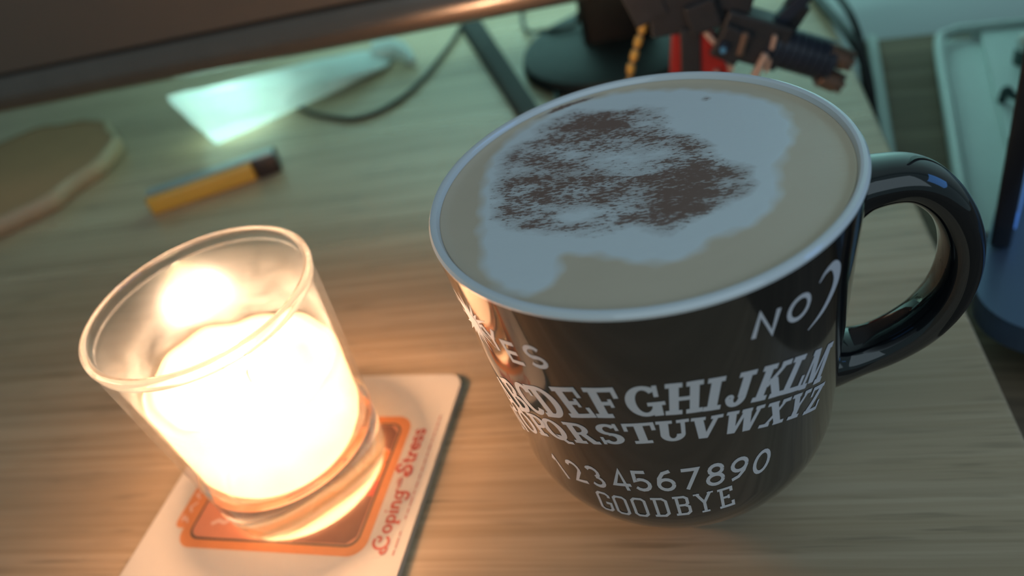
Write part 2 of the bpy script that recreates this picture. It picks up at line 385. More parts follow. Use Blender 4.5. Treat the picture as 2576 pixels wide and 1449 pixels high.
def wrap(name, items, parent, mat, label=None, off0=0.00006):
    """items: (patches, theta_centre_deg, z_base, height, width_scale, rot_deg)"""
    v = []; f = []
    for ps, th0, zb, h, ws, rot in items:
        x1, x0 = glyph_width(ps); xc = (x0 + x1) / 2; c, s = math.cos(rad(rot)), math.sin(rad(rot))
        for pi, (g, n, m) in enumerate(ps):
            b = len(v)
            for x, y in g:
                u = (x - xc) * h * ws; q = (y - 0.5) * h
                uu, qq = u * c - q * s, u * s + q * c
                zz = zb + h / 2 + qq; r = wall_r(zz) + off0 + 0.000008 * pi; a = rad(th0) + uu / wall_r(zb + h / 2)
                v.append((r * math.cos(a), r * math.sin(a), zz))
            for j in range(m):
                for i in range(n): f.append((b + j * (n + 1) + i, b + j * (n + 1) + i + 1, b + (j + 1) * (n + 1) + i + 1, b + (j + 1) * (n + 1) + i))
    me = bpy.data.meshes.new(name); me.from_pydata(v, [], f); me.update()
    o = link(name, me, mat, parent, smooth=True)
    if label: o['label'] = label
    return o
r1 = {'A': (-143.8, 60.5), 'B': (-135.8, 65.3), 'C': (-127.8, 68.6), 'D': (-119.8, 71.0), 'E': (-110.7, 73.9), 'F': (-101.3, 75.6), 'G': (-91.0, 76.4), 'H': (-81.4, 76.1), 'I': (-74.0, 75.3), 'J': (-67.3, 74.2), 'K': (-58.0, 72.2), 'L': (-49.8, 69.7), 'M': (-40.8, 66.2)}
r2 = {'N': (-144.4, 51.0), 'O': (-136.2, 55.3), 'P': (-128.2, 58.7), 'Q': (-121.5, 60.6), 'R': (-111.6, 63.0), 'S': (-102.6, 64.9), 'T': (-93.9, 65.9), 'U': (-85.4, 66.2), 'V': (-76.9, 65.5), 'W': (-66.7, 64.0), 'X': (-56.6, 61.3), 'Y': (-48.3, 58.7), 'Z': (-40.2, 55.4)}
def slope(d, k):
    ks = list(d); i = ks.index(k); a = d[ks[max(i - 1, 0)]]; b = d[ks[min(i + 1, len(ks) - 1)]]
    return math.degrees(math.atan2(b[1] - a[1], rad(b[0] - a[0]) * 43.5))
def row(d, G, h, ws): return [(G[k], t, (zc / 1000 - h / 2), h, ws, slope(d, k)) for k, (t, zc) in d.items()]
for k, t in r1.items(): wrap('letter', row({**r1}, SLAB, 0.0098, 0.0)[0:0] + [(SLAB[k], t[0], t[1] / 1000 - 0.0048, 0.0096, 0.78, slope(r1, k))], mug, M_print)
for k, t in r2.items(): wrap('letter', [(SLAB[k], t[0], t[1] / 1000 - 0.0035, 0.0070, 0.98, slope(r2, k))], mug, M_print)
for ch, t, zc in zip('YES', (-132.6, -125.6, -117.2), (85.6, 84.6, 86.4)): wrap('letter', [(LINE[ch], t, zc / 1000 - 0.0032, 0.0064, 0.90, 12)], mug, M_print)
for ch, t, zc in zip('NO', (-60.4, -50.9), (89.6, 88.9)): wrap('letter', [(LINE[ch], t, zc / 1000 - 0.0030, 0.0060, 0.98, -14)], mug, M_print)
num = {'1': (-127.2, 42.9), '2': (-120.0, 44.9), '3': (-112.2, 46.0), '4': (-104.2, 47.1), '5': (-97.2, 47.8), '6': (-90.0, 48.1), '7': (-82.5, 48.1), '8': (-75.4, 47.9), '9': (-68.3, 47.4), '0': (-60.8, 46.4)}
for k, t in num.items(): wrap('digit', [(LINE[k], t[0], t[1] / 1000 - 0.0041, 0.0082, 0.68, slope(num, k))], mug, M_print)
for ch, t, zc in zip('GOODBYE', (-112.0, -106.2, -99.9, -93.2, -86.4, -79.5, -72.7), (35.6, 35.8, 36.4, 37.0, 37.5, 37.7, 37.7)): wrap('letter', [(OCT[ch], t, zc / 1000 - 0.0040, 0.0080, 0.76, 3)], mug, M_print)
# crescent and sunburst
def on_wall(name, pts, ws, label):
    """ribbon through (theta, z mm) points"""
    P = catmull([(rad(t) * 43.5, zz, 0) for t, zz in pts], 6); n = len(P)
    W = np.interp(np.linspace(0, 1, n), np.linspace(0, 1, len(ws)), ws); v = []; f = []
    for i, p in enumerate(P):
        t = (P[min(i + 1, n - 1)] - P[max(i - 1, 0)]).normalized(); s = Vector((-t.y, t.x, 0))
        for k in (-1, 0, 1):
            q = p + s * (W[i] / 2 * k); zz = q.y / 1000; r = wall_r(zz) + 0.00007; a = q.x / 43.5
            v.append((r * math.cos(a), r * math.sin(a), zz))
    for i in range(n - 1):
        for k in (0, 1): f.append((i * 3 + k, i * 3 + k + 1, i * 3 + k + 4, i * 3 + k + 3))
    me = bpy.data.meshes.new(name); me.from_pydata(v, [], f); me.update(); o = link(name, me, M_print, mug); o['label'] = label; return o
on_wall('crescent', [(-44.6, 91.6), (-42.4, 93.0), (-39.5, 93.0), (-37.2, 90.6), (-36.9, 87.8), (-38.6, 85.3), (-42.0, 82.8), (-47.2, 80.8)], [0.3, 1.0, 1.9, 2.5, 2.3, 1.9, 1.3, 0.25], 'grey crescent moon')
def sunburst():
    v = []; f = []; c0, z0 = rad(-141.5), 86.5
    def put(u, w, k):
        zz = (z0 + w) / 1000; r = wall_r(zz) + 0.00007 + k * 0.00001; a = c0 + u / 43.5; v.append((r * math.cos(a), r * math.sin(a), zz)); return len(v) - 1
    n = 22
    for i in range(n):
        a = 2 * PI * i / n; L = 8.2 if i % 2 == 0 else 6.0; w = 0.62
        p = [put(2.0 * math.cos(a) - w * math.sin(a), 2.0 * math.sin(a) + w * math.cos(a), i % 3), put(2.0 * math.cos(a) + w * math.sin(a), 2.0 * math.sin(a) - w * math.cos(a), i % 3), put(L * math.cos(a), L * math.sin(a), i % 3)]
        f.append(tuple(p))
    c = put(0, 0, 4); ring = [put(2.7 * math.cos(2 * PI * i / 24), 2.7 * math.sin(2 * PI * i / 24), 4) for i in range(24)]
    for i in range(24): f.append((c, ring[i], ring[(i + 1) % 24]))
    me = bpy.data.meshes.new('sunburst'); me.from_pydata(v, [], f); me.update(); o = link('sunburst', me, M_print, mug); o['label'] = 'pale rayed sun'
sunburst()

# ---- coffee: foam island and cocoa dusting as colour masks on the surface
def sdf(poly, X, Y):
    P = np.array(poly); d = np.full(X.shape, 1e9); ins = np.zeros(X.shape, bool)
    for i in range(len(P)):
        a = P[i]; b = P[(i + 1) % len(P)]; e = b - a; px = X - a[0]; py = Y - a[1]
        t = np.clip((px * e[0] + py * e[1]) / (e @ e), 0, 1); d = np.minimum(d, np.hypot(px - t * e[0], py - t * e[1]))
        c = ((a[1] > Y) != (b[1] > Y)) & (X < (b[0] - a[0]) * (Y - a[1]) / ((b[1] - a[1]) or 1e-9) + a[0]); ins ^= c
    return np.where(ins, d, -d)
foam = [(-35.3, 4.4), (-33.3, -10.3), (-30.9, -22.0), (-27.5, -30.2), (-19.5, -36.4), (-14.5, -32.3), (-14.4, -25.5), (-8.8, -25.9), (-2.5, -28.8), (4.9, -30.9), (10.7, -29.3), (14.5, -25.1), (21.2, -22.6), (26.1, -17.1), (28.5, -9.2), (28.3, -4.7), (32.6, 5.2), (33.7, 13.5), (32.2, 21.4), (27.7, 27.5), (20.9, 32.4), (14.5, 36.0), (9.7, 38.0), (-0.4, 40.5), (-10.8, 40.2), (-21.1, 36.5), (-30.5, 27.1), (-34.8, 16.0)]
cocoa = [(-33.3, 3.9), (-30.8, -10.1), (-24.5, -16.4), (-15.7, -19.0), (-9.1, -20.6), (0.3, -20.1), (7.2, -22.7), (11.1, -19.9), (15.8, -16.2), (22.0, -13.4), (23.9, -9.6), (23.7, -3.6), (20.2, 2.0), (16.5, 8.1), (14.3, 14.9), (9.2, 22.0), (6.5, 28.9), (-0.3, 33.4), (-10.4, 34.2), (-16.8, 36.3), (-24.7, 31.6), (-31.0, 24.2), (-34.0, 16.0)]
coffee_m = NT('coffee_foam'); k = coffee_m
att_f = k.n('ShaderNodeAttribute', attribute_name='foam').outputs['Fac']; att_c = k.n('ShaderNodeAttribute', attribute_name='cocoa').outputs['Fac']
v = k.obj()
wob = k.noise(v, 90, 3, 0.6)
fm = k.math('ADD', att_f, k.math('MULTIPLY', k.math('SUBTRACT', wob, 0.5), 0.30))
fmask = k.ramp(fm, [(0.30, 0.0), (0.66, 1.0)])
base = k.mix(k.noise(v, 45, 4), (0.60, 0.48, 0.35), (0.67, 0.54, 0.40))
c = k.mix(fmask, base, (0.72, 0.74, 0.74))
n1 = k.ramp(k.noise(k.map(v, (650, 1500, 900), rot=(0, 0, rad(-10))), 1.0, 3, 0.6), [(0.34, 0.0), (0.66, 1.0)])
n2 = k.ramp(k.noise(k.map(v, (110, 230, 200), rot=(0, 0, rad(-16))), 1.0, 4, 0.65), [(0.32, 0.0), (0.68, 1.0)])
n3 = k.noise(k.map(v, (60, 90, 80)), 1.0, 3)
sp = k.math('ADD', k.math('ADD', k.math('MULTIPLY', n1, 0.42), k.math('MULTIPLY', n2, 0.40)), att_c)
haze = k.ramp(k.math('ADD', k.math('MULTIPLY', n2, 0.30), k.math('ADD', att_c, k.math('MULTIPLY', n3, 0.5))), [(0.36, 0.0), (0.80, 0.74)])
c = k.mix(haze, c, (0.27, 0.19, 0.155))
c = k.mix(k.ramp(sp, [(0.62, 0.0), (0.78, 0.80)]), c, (0.150, 0.066, 0.040))
k.l(c, k.b.inputs['Base Color']); k.b.inputs['Roughness'].default_value = 0.42
k.bump(k.math('ADD', k.math('MULTIPLY', fmask, 0.6), k.math('MULTIPLY', n2, 0.3)), 0.25, 0.0006)
N = 230; RC_ = 0.0439
xs = []; idx = {}; fs = []
gx = np.linspace(-1, 1, N)
def coffee():
    v = []; f = []; rings = 150; seg = 300
    v.append((0, 0, 0))
    for i in range(1, rings + 1):
        r = RC_ * i / rings
        for j in range(seg):
            a = 2 * PI * j / seg
            zz = 0.0004 * math.exp(-((RC_ - r) / 0.0012) ** 2)
            v.append((r * math.cos(a), r * math.sin(a), zz))
    for j in range(seg): f.append((0, 1 + j, 1 + (j + 1) % seg))
    for i in range(rings - 1):
        for j in range(seg):
            a = 1 + i * seg; b = a + seg; q = (j + 1) % seg
            f.append((a + j, b + j, b + q, a + q))
    b = len(v)
    for j in range(seg): a = 2 * PI * j / seg; v.append((0.0405 * math.cos(a), 0.0405 * math.sin(a), -0.020))
    o0 = 1 + (rings - 1) * seg
    for j in range(seg): f.append((o0 + j, b + j, b + (j + 1) % seg, o0 + (j + 1) % seg))
    f.append(tuple(b + seg - 1 - j for j in range(seg)))
    me = bpy.data.meshes.new('coffee'); me.from_pydata(v, [], f); me.update()
    A = np.array(v) * 1000; X, Y = A[:, 0], A[:, 1]
    fo = [(q.x, q.y) for q in catmull([(x, y, 0) for x, y in foam + foam[:1]], 5)][:-1]
    d = sdf(fo, X, Y) + 0.5 * np.sin(X * 0.9 + 1) * np.sin(Y * 0.8); F = np.clip(0.5 + d / 7.0, 0, 1)
    F = np.maximum(F, 0.52 * np.exp(-(((X + 21) / 9) ** 2 + ((Y + 33) / 7) ** 2)))
    dc = sdf(cocoa, X, Y); Cc = np.where(dc > 0, np.clip(dc / 13.0, 0, 0.28), np.clip(dc / 8.0, -1.2, 0))
    for hx, hy, s, am in ((-26, 24.5, 3.2, .3), (-22, 28, 3.0, .35), (-17, 32, 3.0, .3), (-14.9, 13.2, 4, .2), (-6, 9, 4.5, .26), (0, 6, 4.5, .24), (5, 10, 4, .2), (-15, -12.5, 3.6, .36), (-10, -12, 3.4, .34), (-4, -11.5, 3, .2), (18.5, -8, 3.2, .34), (-28, 9, 3.5, .2), (2, 24, 4, .22), (8, 19, 4, .2), (15, 0, 4, .08)):
        Cc -= am * 0.75 * np.exp(-((X - hx) ** 2 + (Y - hy) ** 2) / s ** 2)
    for hx, hy, s, am in ((10, -12, 8, .22), (12, -4, 6, .16), (-12, 27, 8, .18), (-4, 26, 6, .1), (-8, -6, 4, .12), (-20, -2, 6, .05), (21, -10, 3, .10), (20, -3, 3.5, .14), (13, 12, 4, .08), (-30, -8, 4, .06)):
        Cc += am * 0.9 * np.exp(-((X - hx) ** 2 + (Y - hy) ** 2) / s ** 2)
    # specks near the far rim and the small dab by the bubble
    rr = np.hypot(X, Y); ang = np.degrees(np.arctan2(Y, X))
    band = np.exp(-((rr - 42.5) / 1.5) ** 2) * np.exp(-((ang - 115) / 24) ** 2) * 1.5 - 1.02
    Cc = np.maximum(Cc, band)
    dab = 1.22 * np.exp(-(((X - 16.5) / 2.6) ** 2 + ((Y - 31) / 3.4) ** 2)) - 0.95
    Cc = np.maximum(Cc, dab)
    for nm, arr in (('foam', F), ('cocoa', Cc)):
        at = me.attributes.new(nm, 'FLOAT', 'POINT'); at.data.foreach_set('value', arr.astype(np.float32))
    o = link('coffee', me, coffee_m.m, None, smooth=True); o.location = (MX, MY, 0.0991); return o
tag(coffee(), 'milky coffee filling the black mug, white foam island dusted with cocoa', 'coffee')

# ------------------------------------------------------------------ coaster
CO = Vector((-0.1380, 0.1419, 0)); CR = -0.0681
card = plain('cream_card', (0.66, 0.57, 0.47), 0.55, var=0.03, scale=200)
coaster = thing('coaster', (CO.x, CO.y, 0.0), 'square cream card coaster with orange picture under the glass candle', 'coaster', rz=CR)
prism('card', rrect(-0.0465, -0.0465, 0.0465, 0.0465, 0.0055), 0.0001, 0.0028, card, coaster)
Zc = 0.00283
def flat(name, outline, z, mat, label=None):
    me = bpy.data.meshes.new(name); me.from_pydata([(x, y, z) for x, y in outline], [], [tuple(range(len(outline)))]); me.update()
    o = link(name, me, mat, coaster, smooth=False)
    if label: o['label'] = label
    return o
def ink(name, c): return plain(name, c, 0.5, var=0.08, scale=300)
I_or, I_dk, I_br, I_rd, I_pk, I_o2, I_wh = ink('orange_ink', (0.66, 0.235, 0.085)), ink('dark_ink', (0.115, 0.085, 0.06)), ink('brown_ink', (0.205, 0.085, 0.055)), ink('red_ink', (0.52, 0.085, 0.055)), ink('salmon_ink', (0.60, 0.23, 0.13)), ink('deep_orange_ink', (0.60, 0.17, 0.055)), ink('pale_ink', (0.72, 0.47, 0.38))
flat('printed_border', rrect(-0.0332, -0.0262, 0.0338, 0.0270, 0.0058), Zc, I_or, 'orange printed border')
flat('printed_border', rrect(-0.0372, -0.0195, -0.028, 0.021, 0.0025), Zc + 0.00001, I_or, 'orange side tab')
flat('printed_frame', rrect(-0.0302, -0.0232, 0.0308, 0.0240, 0.0042), Zc + 0.00003, I_dk, 'dark outline')
flat('printed_picture', rrect(-0.0294, -0.0224, 0.0300, 0.0232, 0.0036), Zc + 0.00005, I_pk, 'orange and brown picture')
flat('printed_patch', [(0.0085, -0.0222), (0.0268, -0.0222), (0.0296, -0.0195), (0.0298, -0.0015), (0.022, -0.002), (0.012, -0.006), (0.006, -0.012)], Zc + 0.00007, I_br)
flat('printed_patch', [(0.012, 0.0228), (0.0265, 0.0230), (0.0297, 0.0200), (0.0298, 0.0125), (0.024, 0.0150), (0.016, 0.0155)], Zc + 0.00007, I_br)
flat('printed_patch', [(0.020, -0.003), (0.0298, -0.0055), (0.0298, 0.002), (0.018, 0.004)], Zc + 0.00009, I_rd)
flat('printed_patch', [(0.021, 0.002), (0.0299, 0.0005), (0.0299, 0.0120), (0.020, 0.0130)], Zc + 0.00010, I_o2)
flat('printed_patch', [(0.0235, 0.0052), (0.0298, 0.0078), (0.0298, 0.0083), (0.0235, 0.0058)], Zc + 0.00012, I_dk)
flat('printed_patch', [(-0.026, -0.006), (-0.018, -0.005), (-0.020, -0.002), (-0.027, -0.001)], Zc + 0.00007, I_br)
def flat_text(name, patches_list, mat, z, M, label=None):
    v = []; f = []
    for ps in patches_list:
        for pi, (g, n, m) in enumerate(ps):
            b = len(v)
            for x, y in g: q = M(x, y); v.append((q[0], q[1], z + pi * 0.000004))
            for j in range(m):
                for i in range(n): f.append((b + j * (n + 1) + i, b + j * (n + 1) + i + 1, b + (j + 1) * (n + 1) + i + 1, b + (j + 1) * (n + 1) + i))
    me = bpy.data.meshes.new(name); me.from_pydata(v, [], f); me.update(); o = link(name, me, mat, coaster, smooth=False)
    if label: o['label'] = label
    return o
sh = lambda ps, dx, s=1.0, dy=0.0: [([(x * s + dx, y * s + dy) for x, y in g], n, m) for g, n, m in ps]
b1 = 0.17
SC = {  # rounded 1970s script, x height 0.55
 'C': ([PL(arc(.46, .36, .40, .44, 62, 330, 14), b1), PL(arc(.62, .56, .15, .15, 60, -170, 8), .14), PL([(.30, .02), (.08, -.10), (-.12, -.06), (-.22, .10), (-.12, .22), (-.02, .12)], .15)], 1.0),
 'o': ([AR(.27, .27, .29, .30, 0, 360, .16, .14)], .60),
 'p': ([PL([(.10, -.30), (.10, .54)], b1), AR(.30, .27, .28, .30, 0, 360, .16, .14), PL([(-.02, -.28), (.24, -.28)], .12)], .64),
 'i': ([PL([(.10, .02), (.10, .54)], b1), PL([(0, .02), (.22, .02)], .12), PL([(.05, .74), (.17, .74)], .13)], .27),
 'n': ([PL([(.10, .0), (.10, .54)], b1), PL([(.12, .36), (.26, .50), (.42, .44), (.46, .28), (.46, .0)], b1), PL([(.36, .03), (.6, .03)], .12)], .62),
 'g': ([AR(.27, .27, .27, .28, 0, 360, .15, .14), PL([(.48, .54), (.50, -.12), (.36, -.30), (.14, -.28), (.02, -.16)], b1), PL([(.50, .50), (.68, .58)], .13)], .70),
 'S': ([PL([(.74, .70), (.66, .90), (.42, .94), (.24, .76), (.36, .54), (.60, .40), (.66, .18), (.46, .0), (.16, -.02), (.0, .14), (.06, .30), (.22, .30), (.28, .18)], .19)], .84),
 't': ([PL([(.16, .78), (.16, .10), (.28, .02), (.40, .06)], b1), PL([(.0, .52), (.38, .52)], .13)], .44),
 'r': ([PL([(.10, 0), (.10, .54)], b1), PL([(.12, .34), (.26, .50), (.40, .50)], b1), PL([(0, .02), (.24, .02)], .12)], .44),
 'e': ([PL([(.06, .28), (.48, .30), (.42, .48), (.24, .54), (.08, .40), (.06, .20), (.18, .04), (.36, .03), (.52, .12)], .15)], .56),
 's': ([PL([(.42, .44), (.28, .54), (.10, .48), (.12, .34), (.36, .22), (.40, .08), (.24, .0), (.04, .08)], .15)], .50),
 'w': ([PL([(.0, .5), (.14, .04), (.28, .44), (.42, .04), (.56, .5)], .14)], .62),
 'h': ([PL([(.08, .0), (.08, .84)], .14), PL([(.10, .36), (.26, .48), (.40, .40), (.40, 0)], .14)], .52),
}
def word(s, k=1.0):
    out = []; x = 0
    for ch in s: ps, w = SC[ch]; out.append(sh(ps, x, k)); x += w * k
    return out, x
def vert(x0, y0, s): return lambda x, y: (x0 - y * s, y0 + x * s)
hC = 0.0054
wds, L1 = word('Coping'); flat_text('printed_title', wds, I_rd, Zc + 0.00014, lambda x, y: (0.0400 - y * hC, -0.0235 + x * hC * 1.02), 'red script title reading Coping')
wds, L2 = word('with', .42); flat_text('printed_title', wds, I_rd, Zc + 0.00014, lambda x, y: (0.0378 - y * hC, -0.0235 + (L1 + .06) * hC * 1.02 + x * hC), 'small red word with')
wds, L3 = word('Stress'); flat_text('printed_title', wds, I_rd, Zc + 0.00014, lambda x, y: (0.0395 - y * hC, -0.0235 + (L1 + .06) * hC * 1.02 + (L2 + .10) * hC + x * hC * 1.08), 'red script title reading Stress')
# line of tiny unreadable print, broken into words
bits = []; y = -0.0250
random.seed(8)
while y < 0.0275:
    wd = random.uniform(0.0012, 0.0034)
    if not (-0.0185 < y < -0.0145): bits.append([RC(y, -0.00017, y + wd, 0.00017)])
    y += wd + 0.0007
flat_text('printed_small_line', bits, I_rd, Zc + 0.00014, lambda a, b: (0.0432 + b, a), 'thin line of tiny red print')
wds, _ = word('etos', 1.0)
flat_text('printed_tab_marks', [[PL([(0, .1), (.5, .5), (.2, .8), (.8, .9)], .2), PL([(1.1, .3), (1.6, .7), (2.2, .2)], .22), PL([(2.6, .2), (3.0, .8), (3.5, .3), (4.0, .8)], .2)]], I_wh, Zc + 0.00014, lambda x, y: (-0.0325 - y * 0.0035, -0.0175 + x * 0.0035), 'pale marks on orange tab')
flat_text('printed_tab_marks', [[PL([(0, .1), (.5, .5), (1.1, .3), (1.8, .9)], .35)]], I_wh, Zc + 0.00014, lambda x, y: (-0.0235 + x * 0.0042, -0.0180 + y * 0.0035), 'pale marks in the picture')

# ------------------------------------------------------------------ candle in its glass
GZ = 0.00298
holder = thing('glass_candle_holder', (CANDLE.x, CANDLE.y, GZ), 'thick-based clear glass tumbler holding the lit candle on the coaster', 'glass')
def go(z): return 0.02788 + (0.03213 - 0.02788) * z / 0.0763
M_glass = glass('glow_tinted_glass', tint=(1.0, 0.95, 0.86))  # warm tint and translucent share put the candle glow into the base glass
_t = M_glass.node_tree; _tl = _t.nodes.new('ShaderNodeBsdfTranslucent'); _tl.inputs[0].default_value = (1.0, 0.80, 0.50, 1); _ms = _t.nodes.new('ShaderNodeMixShader'); _ms.inputs[0].default_value = 0.045
_t.links.new(_t.nodes['Principled BSDF'].outputs[0], _ms.inputs[1]); _t.links.new(_tl.outputs[0], _ms.inputs[2]); _t.links.new(_ms.outputs[0], _t.nodes['Material Output'].inputs[0])
def thin_glass(name, haze=0.02, ior=1.5):
    k = NT(name); lw = k.n('ShaderNodeLayerWeight'); lw.inputs[0].default_value = 0.5
    fr = k.n('ShaderNodeMath'); fr.operation = 'MULTIPLY_ADD'; k.l(k.math('POWER', lw.outputs['Facing'], 4.0), fr.inputs[0]); fr.inputs[1].default_value = 0.6; fr.inputs[2].default_value = 0.02
    tr = k.n('ShaderNodeBsdfTransparent'); tr.inputs[0].default_value = (0.985, 0.985, 0.98, 1); gl = k.n('ShaderNodeBsdfGlossy'); gl.inputs['Roughness'].default_value = 0.22
    tl = k.n('ShaderNodeBsdfTranslucent'); df = k.n('ShaderNodeBsdfDiffuse')
    a = k.n('ShaderNodeMixShader'); a.inputs[0].default_value = 0.5; k.l(tl.outputs[0], a.inputs[1]); k.l(df.outputs[0], a.inputs[2])
    b = k.n('ShaderNodeMixShader'); b.inputs[0].default_value = haze; k.l(tr.outputs[0], b.inputs[1]); k.l(a.outputs[0], b.inputs[2])
    c = k.n('ShaderNodeMixShader'); k.l(fr.outputs[0], c.inputs[0]); k.l(b.outputs[0], c.inputs[1]); k.l(gl.outputs[0], c.inputs[2]); k.l(c.outputs[0], k.out.inputs[0])
    return k.m
M_thin = thin_glass('thin_clear_glass', 0.006)
rimk = NT('glass_rim_material'); k = rimk
k.b.inputs['Transmission Weight'].default_value = 1; k.b.inputs['Roughness'].default_value = 0.03; k.b.inputs['IOR'].default_value = 1.45
tl = k.n('ShaderNodeBsdfTranslucent'); tl.inputs[0].default_value = (1, 0.95, 0.85, 1); ms = k.n('ShaderNodeMixShader'); ms.inputs[0].default_value = 0.10
k.l(k.b.outputs[0], ms.inputs[1]); k.l(tl.outputs[0], ms.inputs[2]); k.l(ms.outputs[0], k.out.inputs[0])
zt = 0.0728
lathe('glass_wall', [(go(zz), zz) for zz in np.linspace(0.0185, zt, 12)] + [(go(zz) - 0.0021, zz) for zz in np.linspace(zt, 0.0195, 12)], M_thin, holder, n=128, cap=False)
lathe('glass_base', [(0.0, 0.0022), (0.020, 0.0018), (0.0238, 0.0004), (0.0256, 0.0), (0.0272, 0.0008), (0.0279, 0.0028), (go(0.010), 0.010), (go(0.0183), 0.0183), (go(0.0190) - 0.0004, 0.0187), (go(0.0190) - 0.0019, 0.0189), (0.0245, 0.0160), (0.0200, 0.0140), (0.0120, 0.0130), (0.0, 0.0127)], M_glass, holder, n=128)['label'] = 'thick clear base with candle glow in its tint'
lathe('glass_rim', [(go(zt), zt), (0.0322, 0.0738), (0.0325, 0.0750), (0.03235, 0.0761), (0.0315, 0.0767), (0.0305, 0.0763), (0.0299, 0.0750), (go(zt) - 0.0021, zt)], rimk.m, holder, n=128, closed=True)['label'] = 'rounded bright rim'
# hazy smoke film on the inside of the wall, above the wax
film = NT('wax_haze_film'); k = film; vv = k.obj()
nz = k.noise(k.map(vv, (30, 30, 55)), 1.0, 5, 0.62, 0.8)
sx_ = k.n('ShaderNodeSeparateXYZ'); k.l(vv, sx_.inputs[0])
hz = k.n('ShaderNodeMapRange'); hz.inputs['From Min'].default_value = 0.074; hz.inputs['From Max'].default_value = 0.045; hz.inputs['To Min'].default_value = 0.0; hz.inputs['To Max'].default_value = 0.30
k.l(sx_.outputs[2], hz.inputs[0])
fac = k.math('MULTIPLY', hz.outputs[0], k.ramp(nz, [(0.36, 0.10), (0.66, 1.0)]))
tr = k.n('ShaderNodeBsdfTransparent'); tl = k.n('ShaderNodeBsdfTranslucent'); tl.inputs[0].default_value = (0.9, 0.85, 0.78, 1)
df = k.n('ShaderNodeBsdfDiffuse'); df.inputs[0].default_value = (0.8, 0.76, 0.7, 1)
m1 = k.n('ShaderNodeMixShader'); m1.inputs[0].default_value = 0.5; k.l(tl.outputs[0], m1.inputs[1]); k.l(df.outputs[0], m1.inputs[2])
m2 = k.n('ShaderNodeMixShader'); k.l(fac, m2.inputs[0]); k.l(tr.outputs[0], m2.inputs[1]); k.l(m1.outputs[0], m2.inputs[2]); k.l(m2.outputs[0], k.out.inputs[0])
fp = [(go(zz) - 0.00235, zz) for zz in np.linspace(0.046, 0.0715, 10)]
fv = []; ff = []
for r, zz in fp:
    for i in range(96): a = 2 * PI * i / 96; fv.append((r * math.cos(a), r * math.sin(a), zz))
for j in range(len(fp) - 1):
    for i in range(96): ff.append((j * 96 + i, j * 96 + (i + 1) % 96, (j + 1) * 96 + (i + 1) % 96, (j + 1) * 96 + i))
mesh('smoke_film', fv, ff, film.m, holder)['label'] = 'cloudy haze on the inner wall'
# wax: a shell with a burnt-down pool
waxm = NT('candle_wax'); k = waxm
tl = k.n('ShaderNodeBsdfTranslucent'); tl.inputs[0].default_value = (1.0, 0.90, 0.74, 1)
df = k.n('ShaderNodeBsdfDiffuse'); df.inputs[0].default_value = (0.90, 0.86, 0.74, 1)
ms = k.n('ShaderNodeMixShader'); k.l(k.ramp(k.noise(k.obj(), 60, 3), [(0.3, 0.52), (0.7, 0.66)]), ms.inputs[0]); k.l(df.outputs[0], ms.inputs[1]); k.l(tl.outputs[0], ms.inputs[2])
tr = k.n('ShaderNodeBsdfTransparent'); tr.inputs[0].default_value = (1.0, 0.93, 0.86, 1); m3 = k.n('ShaderNodeMixShader'); m3.inputs[0].default_value = 0.62; k.l(ms.outputs[0], m3.inputs[1]); k.l(tr.outputs[0], m3.inputs[2]); k.l(m3.outputs[0], k.out.inputs[0])
candle = thing('candle', (CANDLE.x, CANDLE.y, GZ), 'lit cream wax candle glowing inside the clear tumbler', 'candle')
def wax_fn(x, y, z):
    if z > 0.036:
        a = math.atan2(y, x); r = math.hypot(x, y)
        k_ = min(1, (z - 0.036) / 0.010) * min(1, max(0, (r - 0.015) / 0.008))
        z += k_ * (0.0045 * math.cos(a - rad(215)) + 0.0009 * math.sin(5 * a + 1) + 0.0006 * math.sin(11 * a))
    return (x, y, z)
wp = [(0.0, 0.0134), (0.012, 0.0137), (0.0195, 0.0148), (0.0232, 0.0168), (0.0252, 0.0200)]
for q in range(1, 8): zz = 0.020 + (0.047 - 0.020) * q / 7; wp.append((go(zz) - 0.0026, zz))
wp += [(0.0268, 0.0482), (0.0255, 0.0484), (0.0240, 0.0470), (0.0215, 0.0440), (0.0185, 0.0425), (0.010, 0.0420), (0.0, 0.0420)]
lathe('wax', wp, waxm.m, candle, n=96, fn=wax_fn, auto=3)
tube('wick', [(0, 0, 0.040), (0.0003, 0, 0.045), (0.0012, 0.0004, 0.0495)], 0.0007, M_black, candle, n=8)
fl_m = NT('flame'); k = fl_m
sx_ = k.n('ShaderNodeSeparateXYZ'); k.l(k.obj(), sx_.inputs[0])
mr = k.n('ShaderNodeMapRange'); mr.inputs['From Min'].default_value = 0.047; mr.inputs['From Max'].default_value = 0.070; k.l(sx_.outputs[2], mr.inputs[0])
e = k.n('ShaderNodeEmission'); k.l(k.ramp(mr.outputs[0], [(0.0, (0.9, 0.45, 0.2)), (0.25, (1, 0.66, 0.30)), (1.0, (1, 0.78, 0.42))]), e.inputs[0]); e.inputs[1].default_value = 90; k.l(e.outputs[0], k.out.inputs[0])
lathe('flame', [(0.0, 0.0475), (0.0018, 0.0485), (0.0030, 0.0505), (0.0032, 0.0530), (0.0026, 0.0565), (0.0014, 0.0600), (0.0, 0.0630)], fl_m.m, candle, n=24)

# ------------------------------------------------------------------ monitor and what stands under it
MYF, MZ0 = 0.352, 0.0655
mon = thing('monitor', (-0.26, MYF, MZ0), 'dark switched-off monitor hanging over the back of the desk', 'monitor')
scr = plain('dark_screen', (0.100, 0.076, 0.062), 0.28, spec=0.8, var=0.03)
box('housing', (0.62, 0.022, 0.36), (0, 0.0175, 0.183), M_black, mon, bev=0.004)
box('screen', (0.604, 0.002, 0.335), (0, 0.0058, 0.1875), scr, mon, bev=0.0004)
